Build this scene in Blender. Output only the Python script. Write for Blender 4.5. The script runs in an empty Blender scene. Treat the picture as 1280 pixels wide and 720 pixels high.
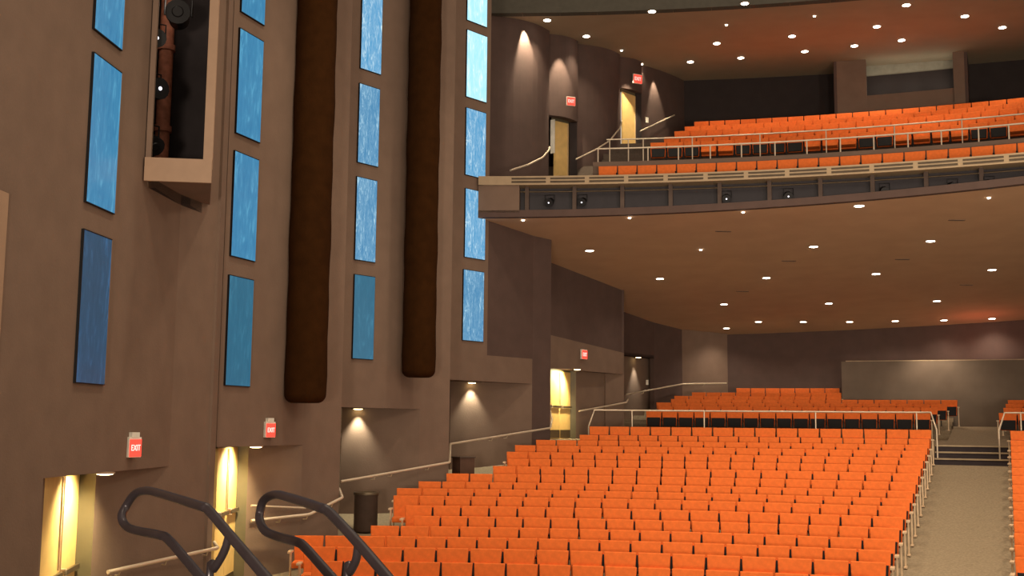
import bpy, bmesh, math, random
from mathutils import Vector, Matrix
random.seed(7)
PI = math.pi
sc = bpy.context.scene
COL = sc.collection

# ------------------------------------------------------------------ camera
FPX = 1436.0
PITCH = math.radians(6.8)
ROLL = math.radians(0.6)
E = 3.4                                   # eye height above the front floor
CAM = Vector((0, 0, E))
Rm = Matrix.Rotation(PI / 2 + PITCH, 3, 'X') @ Matrix.Rotation(ROLL, 3, 'Z')
cam_d = bpy.data.cameras.new('camera')
cam = bpy.data.objects.new('camera', cam_d)
COL.objects.link(cam)
cam_d.sensor_width = 36.0
cam_d.lens = 36.0 * FPX / 1280.0
cam_d.clip_end = 300
cam_d.clip_start = 0.05
cam.location = CAM
cam.rotation_euler = Rm.to_euler()
sc.camera = cam


def ray(px, py):
    return Rm @ Vector(((px - 640) / FPX, (360 - py) / FPX, -1.0))


def at(px, py, Y):
    """point at forward distance Y seen at this pixel of the photograph"""
    d = ray(px, py)
    return CAM + d * (Y / d.y)


def hit(px, py, p0, p1):
    """point on the vertical plane through plan points p0, p1; returns distance along it and height"""
    d = ray(px, py)
    ux, uy = p1[0] - p0[0], p1[1] - p0[1]
    L = math.hypot(ux, uy); ux /= L; uy /= L
    # cam + t d = p0 + s u
    det = d.x * (-uy) - d.y * (-ux)
    bx, by = p0[0], p0[1]
    t = (bx * (-uy) - by * (-ux)) / det
    s = (d.x * by - d.y * bx) / det
    return s, E + d.z * t, (d.x * t, d.y * t)


def plan(px, Y, py=500):
    p = at(px, py, Y)
    return (p.x, p.y)


# house geometry: rows are arcs about CC, the aisle runs out from it at AX
AX = math.radians(23.4)
CC = Vector((-2.13, -2.57))


def pol(r, b, z=0.0):
    return Vector((CC.x + r * math.sin(b), CC.y + r * math.cos(b), z))


def at_r(px, py, r):
    """point at plan radius r from the arc centre, seen at this pixel"""
    d = ray(px, py)
    o = Vector((-CC.x, -CC.y))
    a = d.x ** 2 + d.y ** 2
    b = 2 * (o.x * d.x + o.y * d.y)
    c = o.x ** 2 + o.y ** 2 - r * r
    t = (-b + math.sqrt(b * b - 4 * a * c)) / (2 * a)
    return CAM + d * t


def bearing(p):
    return math.atan2(p.x - CC.x, p.y - CC.y)


# ------------------------------------------------------------------ materials
def srgb(c):
    return tuple(((v / 255) / 12.92 if v / 255 <= 0.04045 else ((v / 255 + 0.055) / 1.055) ** 2.4) for v in c) + (1,)


MATS = {}


def mat(name, rgb, rough=0.7, metal=0.0, var=0.12, scale=6.0, bump=0.0, bscale=40.0, emit=None, estr=0.0, spec=0.3):
    if name in MATS:
        return MATS[name]
    m = bpy.data.materials.new(name)
    m.use_nodes = True
    nt = m.node_tree
    b = nt.nodes['Principled BSDF']
    b.inputs['Roughness'].default_value = rough
    b.inputs['Metallic'].default_value = metal
    b.inputs['Specular IOR Level'].default_value = spec
    tc = nt.nodes.new('ShaderNodeTexCoord')
    no = nt.nodes.new('ShaderNodeTexNoise')
    no.inputs['Scale'].default_value = scale
    no.inputs['Detail'].default_value = 6
    nt.links.new(tc.outputs['Object'], no.inputs['Vector'])
    rp = nt.nodes.new('ShaderNodeValToRGB')
    base = srgb(rgb)
    rp.color_ramp.elements[0].position = 0.3
    rp.color_ramp.elements[1].position = 0.7
    rp.color_ramp.elements[0].color = tuple(v * (1 - var) for v in base[:3]) + (1,)
    rp.color_ramp.elements[1].color = tuple(min(1, v * (1 + var)) for v in base[:3]) + (1,)
    nt.links.new(no.outputs['Fac'], rp.inputs['Fac'])
    nt.links.new(rp.outputs['Color'], b.inputs['Base Color'])
    if bump:
        n2 = nt.nodes.new('ShaderNodeTexNoise')
        n2.inputs['Scale'].default_value = bscale
        nt.links.new(tc.outputs['Object'], n2.inputs['Vector'])
        bp = nt.nodes.new('ShaderNodeBump')
        bp.inputs['Strength'].default_value = bump
        bp.inputs['Distance'].default_value = 0.01
        nt.links.new(n2.outputs['Fac'], bp.inputs['Height'])
        nt.links.new(bp.outputs['Normal'], b.inputs['Normal'])
    if emit:
        b.inputs['Emission Color'].default_value = srgb(emit)
        b.inputs['Emission Strength'].default_value = estr
    MATS[name] = m
    return m


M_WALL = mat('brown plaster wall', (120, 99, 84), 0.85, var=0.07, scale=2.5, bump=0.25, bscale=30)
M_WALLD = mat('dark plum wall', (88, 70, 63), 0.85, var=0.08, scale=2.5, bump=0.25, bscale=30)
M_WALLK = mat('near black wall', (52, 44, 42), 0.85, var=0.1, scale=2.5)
M_SCREEN = mat('grey brown booth wall', (112, 98, 84), 0.8, var=0.08, scale=2)
M_CEIL = mat('brown plaster ceiling', (192, 158, 126), 0.85, var=0.05, scale=1.2)
M_CEILB = mat('pale brown balcony ceiling', (168, 152, 126), 0.85, var=0.05, scale=1.2)
M_HEAD = mat('dark header', (84, 80, 70), 0.9, var=0.08)
M_CARPET = mat('grey brown carpet', (138, 122, 98), 0.95, var=0.18, scale=22, bump=0.3, bscale=120)
M_CARPETD = mat('dark carpet', (84, 72, 62), 0.95, var=0.15, scale=20)
M_RISER = mat('dark step riser', (58, 50, 52), 0.8)
M_NOSE = mat('step nosing', (170, 150, 120), 0.5)
M_ORANGE = mat('orange seat fabric', (232, 116, 52), 0.8, var=0.08, scale=14, bump=0.2, bscale=160, spec=0.15)
M_SEATBLK = mat('black seat shell', (16, 13, 13), 0.6)
M_SEATRED = mat('dark red seat edge', (96, 28, 16), 0.8)
M_ARM = mat('beige painted metal', (214, 186, 150), 0.35, metal=0.1)
M_BLACK = mat('black metal', (18, 17, 18), 0.5)
M_RAILB = mat('black painted tube', (56, 49, 52), 0.32, metal=0.3, spec=0.6)
M_STEEL = mat('satin steel', (225, 208, 182), 0.35, metal=0.4, var=0.04)
M_FASCIA = mat('beige fascia', (168, 146, 116), 0.6, var=0.06)
M_SLOT = mat('fascia slot', (84, 72, 58), 0.8)
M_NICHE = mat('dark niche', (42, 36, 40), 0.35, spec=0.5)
M_TRIM = mat('light brown trim', (160, 132, 108), 0.7, var=0.05)
M_TUBE = mat('chocolate fabric', (50, 28, 9), 0.95, var=0.15, scale=5, bump=0.4, bscale=30, spec=0.05)
M_MAPLE = mat('maple door', (226, 190, 120), 0.5, var=0.07, scale=5)
M_JAMB = mat('olive grey steel frame', (100, 92, 70), 0.5, var=0.05)
M_KICK = mat('brushed kick plate', (96, 82, 64), 0.4, metal=0.5)
M_BIN = mat('dark brown bin', (86, 70, 60), 0.6)
M_BIN2 = mat('walnut side', (92, 66, 52), 0.6)
M_PIPE = mat('rusty pipe', (165, 104, 80), 0.7, var=0.3, scale=9)
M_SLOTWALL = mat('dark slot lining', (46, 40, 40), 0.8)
M_SLOTLIT = mat('slot lining in lit tone', (120, 100, 84), 0.8)  # lighter copy of the lining, light painted into its colour
M_RED = mat('glowing red sign', (200, 40, 30), 0.5, emit=(255, 70, 55), estr=1.6)
M_REDTXT = mat('pale glowing letters', (255, 170, 160), 0.5, emit=(255, 176, 168), estr=2.0)
M_LAMP = mat('lit downlight lens', (255, 245, 225), 0.5, emit=(255, 244, 224), estr=14.0)
M_LAMPW = mat('warm lit lens', (255, 235, 180), 0.5, emit=(255, 232, 170), estr=9.0)
M_WHITE = mat('white plastic', (225, 220, 205), 0.5)
M_BACKDROP = mat('lit booth interior', (150, 145, 128), 0.7, var=0.1)


def glass_panel_mat(name, lo, hi, strength, wscale):
    m = bpy.data.materials.new(name)
    m.use_nodes = True
    nt = m.node_tree
    b = nt.nodes['Principled BSDF']
    b.inputs['Roughness'].default_value = 0.25
    tc = nt.nodes.new('ShaderNodeTexCoord')
    mp = nt.nodes.new('ShaderNodeMapping')
    mp.inputs['Rotation'].default_value = (0, 0.5, 0)
    mp.inputs['Scale'].default_value = (2.2, 2.2, 0.6)
    nt.links.new(tc.outputs['Object'], mp.inputs['Vector'])
    n = nt.nodes.new('ShaderNodeTexNoise')
    n.inputs['Scale'].default_value = wscale
    n.inputs['Detail'].default_value = 5
    n.inputs['Distortion'].default_value = 1.6
    nt.links.new(mp.outputs['Vector'], n.inputs['Vector'])
    w = nt.nodes.new('ShaderNodeTexNoise')
    w.inputs['Scale'].default_value = wscale * 2.6
    w.inputs['Distortion'].default_value = 3.0
    w.inputs['Detail'].default_value = 2
    nt.links.new(mp.outputs['Vector'], w.inputs['Vector'])
    mx = nt.nodes.new('ShaderNodeMath'); mx.operation = 'MULTIPLY'
    nt.links.new(n.outputs['Fac'], mx.inputs[0]); nt.links.new(w.outputs['Fac'], mx.inputs[1])
    rp = nt.nodes.new('ShaderNodeValToRGB')
    rp.color_ramp.elements[0].position = 0.12
    rp.color_ramp.elements[0].color = srgb(lo)
    rp.color_ramp.elements[1].position = 0.46
    rp.color_ramp.elements[1].color = srgb(hi)
    mid = rp.color_ramp.elements.new(0.27)
    mid.color = tuple(0.8 * a + 0.2 * c for a, c in zip(srgb(lo), srgb(hi)))
    nt.links.new(mx.outputs[0], rp.inputs['Fac'])
    b.inputs['Base Color'].default_value = (0.02, 0.06, 0.1, 1)
    nt.links.new(rp.outputs['Color'], b.inputs['Emission Color'])
    b.inputs['Emission Strength'].default_value = strength
    return m


# ------------------------------------------------------------------ mesh helpers
class MB:
    def __init__(self):
        self.v = []; self.f = []; self.mi = []; self.mats = []; self.smooth = []

    def _m(self, m):
        if m not in self.mats:
            self.mats.append(m)
        return self.mats.index(m)

    def add(self, vs, fs, m, smooth=False):
        o = len(self.v); k = self._m(m)
        self.v += [tuple(v) for v in vs]
        for f in fs:
            self.f.append(tuple(o + i for i in f)); self.mi.append(k); self.smooth.append(smooth)

    def prism(self, pts, z0, z1, m, top=None):
        """plan polygon pts (counter-clockwise) from z0 to z1 (numbers or lists)"""
        n = len(pts)
        za = z0 if isinstance(z0, (list, tuple)) else [z0] * n
        zb = z1 if isinstance(z1, (list, tuple)) else [z1] * n
        vs = [(p[0], p[1], za[i]) for i, p in enumerate(pts)] + [(p[0], p[1], zb[i]) for i, p in enumerate(pts)]
        fs = [tuple(reversed(range(n))), tuple(range(n, 2 * n))] + [(i, (i + 1) % n, n + (i + 1) % n, n + i) for i in range(n)]
        self.add(vs, fs, m)

    def slab(self, p0, p1, z0, z1, m, t=0.2):
        """wall slab along p0->p1, thickness t to the left of that direction (t<0: right)"""
        dx, dy = p1[0] - p0[0], p1[1] - p0[1]
        L = math.hypot(dx, dy); nx, ny = -dy / L * t, dx / L * t
        q = [(p0[0], p0[1]), (p1[0], p1[1]), (p1[0] + nx, p1[1] + ny), (p0[0] + nx, p0[1] + ny)]
        za = z0 if not isinstance(z0, tuple) else [z0[0], z0[1], z0[1], z0[0]]
        zb = z1 if not isinstance(z1, tuple) else [z1[0], z1[1], z1[1], z1[0]]
        self.prism(q, za, zb, m)

    def box(self, c, s, m, rot=None):
        vs = []
        for z in (-1, 1):
            for (x, y) in ((-1, -1), (1, -1), (1, 1), (-1, 1)):
                v = Vector((x * s[0] / 2, y * s[1] / 2, z * s[2] / 2))
                if rot is not None:
                    v = rot @ v
                vs.append(Vector(c) + v)
        self.add(vs, [(3, 2, 1, 0), (4, 5, 6, 7), (0, 1, 5, 4), (1, 2, 6, 5), (2, 3, 7, 6), (3, 0, 4, 7)], m)

    def tube(self, pts, r, m, seg=10, closed=False):
        pts = [Vector(p) for p in pts]
        n = len(pts)
        rings = []
        up = None
        for i, p in enumerate(pts):
            a = pts[i - 1] if i > 0 else (pts[-1] if closed else None)
            b = pts[i + 1] if i < n - 1 else (pts[0] if closed else None)
            d = Vector((0, 0, 0))
            if a is not None: d += (p - a).normalized()
            if b is not None: d += (b - p).normalized()
            if d.length < 1e-6: d = Vector((0, 0, 1))
            d.normalize()
            if up is None:
                up = Vector((0, 0, 1)) if abs(d.z) < 0.9 else Vector((1, 0, 0))
            x = d.cross(up).normalized(); y = x.cross(d).normalized(); up = y
            rr = r[i] if isinstance(r, (list, tuple)) else r
            rings.append([p + (x * math.cos(2 * PI * k / seg) + y * math.sin(2 * PI * k / seg)) * rr for k in range(seg)])
        vs = [v for R in rings for v in R]; fs = []
        for i in range(n - 1 if not closed else n):
            j = (i + 1) % n
            for k in range(seg):
                k2 = (k + 1) % seg
                fs.append((i * seg + k, i * seg + k2, j * seg + k2, j * seg + k))
        self.add(vs, fs, m, True)
        if not closed:
            self.add(rings[0], [tuple(range(seg))], m); self.add(rings[-1], [tuple(reversed(range(seg)))], m)

    def lathe(self, c, prof, m, seg=20, axis=None):
        """prof: list of (radius, height) about the vertical (or axis) through c"""
        R = Vector((0, 0, 1)).rotation_difference(Vector(axis).normalized()).to_matrix() if axis is not None else Matrix.Identity(3)
        vs = []; fs = []
        for (r, h) in prof:
            for k in range(seg):
                a = 2 * PI * k / seg
                vs.append(Vector(c) + R @ Vector((r * math.cos(a), r * math.sin(a), h)))
        for i in range(len(prof) - 1):
            for k in range(seg):
                k2 = (k + 1) % seg
                fs.append((i * seg + k, i * seg + k2, (i + 1) * seg + k2, (i + 1) * seg + k))
        self.add(vs, fs, m, True)
        self.add(vs[:seg], [tuple(reversed(range(seg)))], m)
        self.add(vs[-seg:], [tuple(range(seg))], m)

    def build(self, name, parent=None, bevel=0.0, local=None):
        me = bpy.data.meshes.new(name)
        vv = self.v if local is None else [tuple(Vector(v) - local) for v in self.v]
        me.from_pydata(vv, [], self.f)
        for m in self.mats:
            me.materials.append(m)
        me.polygons.foreach_set('material_index', self.mi)
        me.polygons.foreach_set('use_smooth', self.smooth)
        bm = bmesh.new(); bm.from_mesh(me)
        bmesh.ops.recalc_face_normals(bm, faces=bm.faces[:])
        if bevel:
            es = [e for e in bm.edges if len(e.link_faces) == 2 and e.calc_face_angle(0) > 0.6]
            bmesh.ops.bevel(bm, geom=es, offset=bevel, segments=2, affect='EDGES', profile=0.6)
        bm.to_mesh(me); bm.free()
        me.update()
        o = bpy.data.objects.new(name, me)
        COL.objects.link(o)
        if local is not None:
            o.location = local
        if parent is not None:
            o.parent = parent
            if local is not None:
                o.location = Vector(local) - parent.location if False else local
        return o


def struct(name, mb, parent=None, **k):
    o = mb.build(name, parent, **k)
    if parent is None:
        o['kind'] = 'structure'
    return o


def empty(name, loc, label=None, cat=None, group=None, kind=None, rz=0):
    o = bpy.data.objects.new(name, None)
    COL.objects.link(o)
    o.empty_display_size = 0.2
    o.location = loc
    o.rotation_euler = (0, 0, rz)
    tag(o, label, cat, group, kind)
    return o


def tag(o, label=None, cat=None, group=None, kind=None):
    if label: o['label'] = label
    if cat: o['category'] = cat
    if group: o['group'] = group
    if kind: o['kind'] = kind
    return o


def part(name, mb, parent, label=None, bevel=0.0):
    """mesh given in world coordinates, parented to an unrotated empty"""
    off = Vector(parent.location) if parent.parent is None else Vector((0, 0, 0))
    p = parent
    tot = Vector((0, 0, 0))
    while p is not None:
        tot += Vector(p.location); p = p.parent
    mb.v = [tuple(Vector(v) - tot) for v in mb.v]
    o = mb.build(name, parent, bevel=bevel)
    if label: o['label'] = label
    return o


def spot(loc, target, power, angle, blend=0.5, color=(1, 0.86, 0.68), radius=0.05, name='spot_lamp'):
    d = bpy.data.lights.new(name, 'SPOT')
    d.energy = power; d.spot_size = math.radians(angle); d.spot_blend = blend
    d.color = color; d.shadow_soft_size = radius
    o = bpy.data.objects.new(name, d); COL.objects.link(o)
    o.location = loc
    o.rotation_euler = (Vector(target) - Vector(loc)).to_track_quat('-Z', 'Y').to_euler()
    return o


# ------------------------------------------------------------------ rows and floor profile
ROWX = [1152, 1152, 1150, 1148, 1144, 1140, 1136, 1130, 1126, 1121, 1116, 1110, 1104, 1096, 1088, 1080]
ROWY = [537.5, 549, 556.5, 564, 573, 582.5, 592.5, 603.3, 614.5, 624, 634, 647, 661, 675, 689, 704]
DR = 0.80
R0 = 33.9
SW = 0.53
BACKH = 0.87
row_r = []; row_top = []
for k in range(16):
    r = R0 - DR * k
    p = at_r(ROWX[k], ROWY[k], r)
    row_r.append(r); row_top.append(p.z)
for k in range(16, 19):
    row_r.append(R0 - DR * k); row_top.append(row_top[15] - 0.14 * (k - 15))
REARY = [514, 508, 503.5, 499, 495, 490.5, 485]
rear_r = []; rear_top = []
for j, y in enumerate(REARY):
    r = 41.7 + DR * j
    p = at_r(900, y, r)
    rear_r.append(r); rear_top.append(p.z)
CROSS = E - 0.40
# floor profile: list of (r, z)
prof = [(4.0, row_top[18] - BACKH), (row_r[18] - 0.6, row_top[18] - BACKH)]
for k in range(18, -1, -1):
    prof.append((row_r[k], row_top[k] - BACKH))
prof.append((34.5, row_top[0] - BACKH + 0.05))
STEP_LO = row_top[0] - BACKH + 0.05
prof += [(34.52, CROSS), (40.9, CROSS)]
for j in range(7):
    prof.append((rear_r[j] - 0.35, rear_top[j] - BACKH)); prof.append((rear_r[j] + 0.4, rear_top[j] - BACKH + 0.01))
prof.append((52.0, rear_top[6] - BACKH))


def floor_z(x, y):
    r = math.hypot(x - CC.x, y - CC.y)
    if r <= prof[0][0]: return prof[0][1]
    for (a, za), (b, zb) in zip(prof, prof[1:]):
        if r <= b:
            return za + (zb - za) * (r - a) / max(b - a, 1e-6)
    return prof[-1][1]


B0, B1 = math.radians(-32), math.radians(44)
NB = 76


def arc_sheet(mb, profile, b0, b1, nb, m, thick=0.25):
    vs = []; fs = []; n = len(profile)
    for (r, z) in profile:
        for i in range(nb + 1):
            b = b0 + (b1 - b0) * i / nb
            vs.append(pol(r, b, z))
    top = len(vs)
    for j in range(n - 1):
        for i in range(nb):
            a = j * (nb + 1) + i
            fs.append((a, a + 1, a + nb + 2, a + nb + 1))
    vs2 = [v - Vector((0, 0, thick)) for v in vs]
    fs2 = [tuple(reversed([top + i for i in f])) for f in fs]
    mb.add(vs + vs2, fs + fs2, m)


fl = MB()
# seating floor (dark carpet), split so that the radial aisle is its own lighter carpet
HW = 0.86


def fb(side, r):
    return AX + side * math.asin(min(0.9, HW / r))


# three sectors
def sector(mb, profile, fa, fb_, nb, m, thick=0.25):
    vs = []; fs = []; n = len(profile)
    for (r, z) in profile:
        for i in range(nb + 1):
            b = fa(r) + (fb_(r) - fa(r)) * i / nb
            vs.append(pol(r, b, z))
    top = len(vs)
    for j in range(n - 1):
        for i in range(nb):
            a = j * (nb + 1) + i
            fs.append((a, a + 1, a + nb + 2, a + nb + 1))
    mb.add(vs, fs, m)
    # rim so that the sheet has thickness
    vs2 = [v - Vector((0, 0, thick)) for v in vs]
    mb.add(vs2, [tuple(reversed(f)) for f in fs], m)


sector(fl, prof, lambda r: B0, lambda r: fb(-1, r), 50, M_CARPET)
# the aisle: ramp up to three steps, then on up to the booth wall
aprof = [p for p in prof if p[0] <= 33.95 - 0.0]
zA = aprof[-1][1]
zS = (CROSS - STEP_LO)
aprof += [(34.1, STEP_LO - 0.04)]
struct_steps = []
stz = STEP_LO - 0.04
rs = [34.12, 34.42, 34.72]
dz = (CROSS - stz) / 3
cur = stz
for q, rr in enumerate(rs):
    cur2 = cur + dz
    aprof += [(rr, cur), (rr + 0.01, cur2)]
    struct_steps.append((rr, cur, cur2))
    cur = cur2
aprof += [(40.6, CROSS), (rear_r[3] + 0.6, rear_top[3] - BACKH), (rear_r[3] + 3, rear_top[3] - BACKH)]
sector(fl, aprof, lambda r: fb(-1, r), lambda r: fb(1, r), 4, M_CARPET)
sector(fl, prof, lambda r: fb(1, r), lambda r: B1, 16, M_CARPET)
struct('floor', fl)
# aisle step risers and nosings
st = MB()
for (rr, za, zb) in struct_steps:
    n = 4
    for i in range(n):
        b_a = fb(-1, rr) + (fb(1, rr) - fb(-1, rr)) * i / n
        b_b = fb(-1, rr) + (fb(1, rr) - fb(-1, rr)) * (i + 1) / n
        p, q = pol(rr - 0.012, b_a), pol(rr - 0.012, b_b)
        st.slab(p, q, za, zb - 0.03, M_RISER, t=0.02)
        p, q = pol(rr - 0.03, b_a), pol(rr - 0.03, b_b)
        st.slab(p, q, zb - 0.03, zb + 0.008, M_NOSE, t=0.06)
struct('trim_1', st)

# ------------------------------------------------------------------ left wall
TOP = E + 14.0
A0 = (-5.95, 1.0)
A1 = (-5.33, 13.2)


def onx(px, p0, p1):
    s, z, p = hit(px, 520, p0, p1)
    return p


A1 = plan(60, 13.2)
A2 = plan(215, 17.1)
A3 = plan(272, 18.5)
SB = onx(172, A1, A2)
SCc = onx(241, A2, A3)
U2a = plan(273, 18.7)
U2b = plan(380, 21.3)
U2c = plan(427, 22.4)
U3a = plan(427, 24.0)
U3b = plan(525, 25.8)
U3c = plan(562, 26.4)
U4a = plan(562, 28.6)
U4b = plan(608, 29.6)
U4c = plan(665, 31.0)
U4d = plan(688, 31.4)
# soffit heights from the photograph
hS1 = hit(62, 597, A1, A2)[1]
hS2 = hit(300, 558, U2a, U2b)[1]
hS3 = hit(470, 510, U3a, U3b)[1]
hS4 = hit(610, 477, U4a, U4c)[1]
slot_z0 = hit(205, 219, A1, A2)[1]
FB = -0.2                                            # foot of the walls
# lower (recess) plan
D1a, D1b = plan(62, 13.6), plan(105, 15.4)
J1 = plan(125, 15.4)
D2a, D2b = plan(275, 18.95), plan(300, 20.5)
J2 = plan(313, 20.5)
C2 = plan(387, 21.5)
R3a, R3b = plan(428, 25.6), plan(540, 26.3)
R4a, R4b = plan(563, 30.2), plan(680, 31.6)
wl = MB()


def W(p0, p1, z0, z1=TOP, m=M_WALL, t=0.25):
    wl.slab(p0, p1, z0, z1, m, t)


W(A0, A1, FB)
W(A1, SB, hS1)
W(SB, A2, hS1, slot_z0); W(A2, SCc, FB, slot_z0)
W(SCc, A3, FB)
W(U2a, U2b, hS2); W(U2b, U2c, FB)
W(U3a, U3b, hS3); W(U3b, U3c, FB)
W(U4a, U4b, hS4)
W(A3, (A3[0] - 0.9, A3[1] + 0.05), FB, TOP, M_WALL)
W(U2c, (U2c[0] - 0.9, U2c[1] + 2.0), FB, TOP, M_WALL, 0.2)
W(U3c, (U3c[0] - 0.35, U3c[1] + 2.9), FB, TOP, M_WALL, 0.2)


def soffit(pts, z, th=0.25, m=M_WALL):
    pts = [off(pts[0], -0.06, 0.02), off(pts[1], -0.06, 0.02), pts[2], pts[3]]
    wl.prism(pts, z + 0.01, z + th, m)


def off(p, dx, dy):
    return (p[0] + dx, p[1] + dy)


soffit([A1, A2, off(A2, -1.6, 0.2), off(A1, -1.6, 0)], hS1)
soffit([U2a, U2b, off(U2b, -1.4, 0.8), off(U2a, -1.4, 0.6)], hS2)
soffit([U3a, U3b, off(U3b, -0.6, 1.4), off(U3a, -0.6, 2.4)], hS3)
# recess walls below the soffits
W(J1, A2, FB, hS1 + 0.1, M_WALL)
W(off(D1a, -0.35, 0.0), D1a, FB, hS1 + 0.1, M_WALL, -0.2)
W(J2, U2b, FB, hS2 + 0.1, M_WALL)
W(R3a, U3b, FB, hS3 + 0.1, M_WALL)
W(off(R3a, -0.6, -1.6), off(R3a, -0.5, 0.1), FB, TOP, M_WALLD)
W(off(R4a, -0.5, -0.6), off(R4a, -0.4, 0.1), FB, TOP, M_WALLD)
W((U3c[0] - 0.30, U3c[1] + 2.5), off(R4a, -0.40, 0.15), FB, hS4 + 0.6, M_WALLD, 0.3)
W(off(R4a, -0.45, 0.02), off(R4a, 0.05, 0.02), FB, hS4 + 0.3, M_WALL, 0.2)
struct('wall_left', wl)

# lighting slot: lining, frame ledge
sl = MB()
depth = 1.1
inL, inR = off(SB, -depth, 0.0), off(SCc, -depth, 0.1)
inM = (inL[0] + (inR[0] - inL[0]) * 0.35, inL[1] + (inR[1] - inL[1]) * 0.35)
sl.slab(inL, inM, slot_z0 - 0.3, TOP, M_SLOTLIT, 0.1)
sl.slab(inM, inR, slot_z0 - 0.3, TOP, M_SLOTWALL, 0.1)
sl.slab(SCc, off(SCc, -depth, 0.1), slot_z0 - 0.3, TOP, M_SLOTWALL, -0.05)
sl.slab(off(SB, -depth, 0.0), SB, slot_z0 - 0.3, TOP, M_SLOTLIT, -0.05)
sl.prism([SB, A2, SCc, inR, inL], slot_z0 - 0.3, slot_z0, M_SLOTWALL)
struct('trim_2', sl)
fr = MB()
lz0, lz1 = slot_z0 - 0.26, slot_z0 - 0.04
K0, K1, K2, K3 = plan(167, 15.62), plan(174, 15.63), plan(241, 15.72), plan(253, 15.74)
KB = plan(252, 17.9)
fr.prism([K0, K3, KB, SCc, A2, SB], lz0 + 0.12, lz1, M_WALL)
fr.slab(K0, K3, lz0 + 0.01, lz1 + 0.12, M_TRIM, -0.05)
fr.slab(K0, K1, lz1, TOP, M_WALL, 0.08)
fr.slab(K2, K3, lz1, TOP, M_TRIM, 0.08)
fr.slab(off(K3, -0.02, 0.06), KB, lz1, TOP, M_WALL, 0.06)
struct('trim_3', fr)
# strip at the frame's left edge and the groove left of the first window column
tr = MB()
pA, pB = onx(-60, A0, A1), onx(-8, A0, A1)
tr.slab(pA, pB, floor_z(*pB) - 0.1, hit(5, 240, A0, A1)[1], M_TRIM, -0.015)
struct('trim_4', tr)

# balcony-level return that closes the wall beside the balcony
wl2 = MB()


def under_z(Y):                                      # ceiling below the balcony
    return E + 8.457 - 0.107 * Y


zmid = at(640, 447, 30.5).z
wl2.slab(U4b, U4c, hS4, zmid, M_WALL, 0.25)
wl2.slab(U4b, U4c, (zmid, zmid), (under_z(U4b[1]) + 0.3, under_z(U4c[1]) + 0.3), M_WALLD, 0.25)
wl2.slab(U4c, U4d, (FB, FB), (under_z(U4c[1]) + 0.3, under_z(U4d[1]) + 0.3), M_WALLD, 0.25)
wl2.prism([off(U4a, -0.06, 0.05), off(U4b, -0.06, 0.05), off(U4c, -0.06, 0.05), off(U4c, -0.3, 0.6), off(U4a, -0.2, 1.5)], hS4 + 0.01, hS4 + 0.2, M_WALL)
wl2.slab(R4a, U4c, FB, hS4 + 0.1, M_WALL, 0.2)
F0 = plan(688, 33.8)
wl2.slab(U4d, off(F0, -0.45, 0.2), FB, E + 5.6, M_WALLD, 0.2)
D3a, D3b = plan(686, 33.9), plan(713, 35.6)
J3 = plan(720, 35.6)
F1 = plan(780, 37.5)
G0 = plan(780, 41.0)
G1 = plan(818, 42.9)
G2 = plan(853, 44.2)
G3 = plan(910, 45.0)
hS5 = hit(700, 461, F0, F1)[1]
FU1 = plan(782, 37.6)
# upper plum wall and the lighter beam below it
hb = hit(690, 419, F0, F1)[1]
hb1 = hit(778, 441, F0, F1)[1]
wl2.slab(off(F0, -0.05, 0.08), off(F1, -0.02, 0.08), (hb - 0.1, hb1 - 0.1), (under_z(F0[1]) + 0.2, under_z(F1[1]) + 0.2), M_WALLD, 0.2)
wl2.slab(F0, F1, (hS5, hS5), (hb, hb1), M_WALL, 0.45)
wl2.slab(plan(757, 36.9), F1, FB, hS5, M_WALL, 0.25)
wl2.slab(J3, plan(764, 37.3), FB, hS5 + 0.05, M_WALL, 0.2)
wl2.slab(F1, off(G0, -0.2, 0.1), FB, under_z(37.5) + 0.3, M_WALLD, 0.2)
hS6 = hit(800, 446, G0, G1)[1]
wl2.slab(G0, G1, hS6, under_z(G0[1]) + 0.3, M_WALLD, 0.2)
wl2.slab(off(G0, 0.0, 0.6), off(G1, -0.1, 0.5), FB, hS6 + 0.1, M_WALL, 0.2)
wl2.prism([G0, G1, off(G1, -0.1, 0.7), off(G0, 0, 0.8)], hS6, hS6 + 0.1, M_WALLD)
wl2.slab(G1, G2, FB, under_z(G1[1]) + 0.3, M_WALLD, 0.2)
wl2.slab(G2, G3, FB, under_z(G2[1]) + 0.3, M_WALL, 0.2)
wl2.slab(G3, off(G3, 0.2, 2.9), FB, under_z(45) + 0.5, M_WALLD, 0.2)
struct('wall_left_rear', wl2)

# rear wall, an arc
wr = MB()
b_s, b_e = bearing(Vector((G3[0], G3[1]))) - 0.005, math.radians(42)
n = 24
for i in range(n):
    a, b = b_s + (b_e - b_s) * i / n, b_s + (b_e - b_s) * (i + 1) / n
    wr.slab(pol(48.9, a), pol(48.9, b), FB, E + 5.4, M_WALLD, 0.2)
struct('wall_rear', wr)
# control booth wall with a thin light cap
bo = MB(); RB = 45.8
pb = at_r(1057, 452, RB)
zb = pb.z
b_s = bearing(pb)
n = 16
for i in range(n):
    a, b = b_s + (b_e - b_s) * i / n, b_s + (b_e - b_s) * (i + 1) / n
    bo.slab(pol(RB, a), pol(RB, b), CROSS - 0.2, zb, M_SCREEN, 0.15)
    bo.slab(pol(RB - 0.01, a), pol(RB - 0.01, b), zb, zb + 0.03, M_NOSE, 0.17)
bo.slab(pol(RB, b_s), pol(48.9, b_s), CROSS - 0.2, zb, M_SCREEN, 0.15)
struct('wall_booth', bo)

# ------------------------------------------------------------------ ceiling under the balcony, balcony
RF = 31.8                                            # balcony front radius
be0 = bearing(at(598, 268, 29.35))
be1 = math.radians(43)


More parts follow.
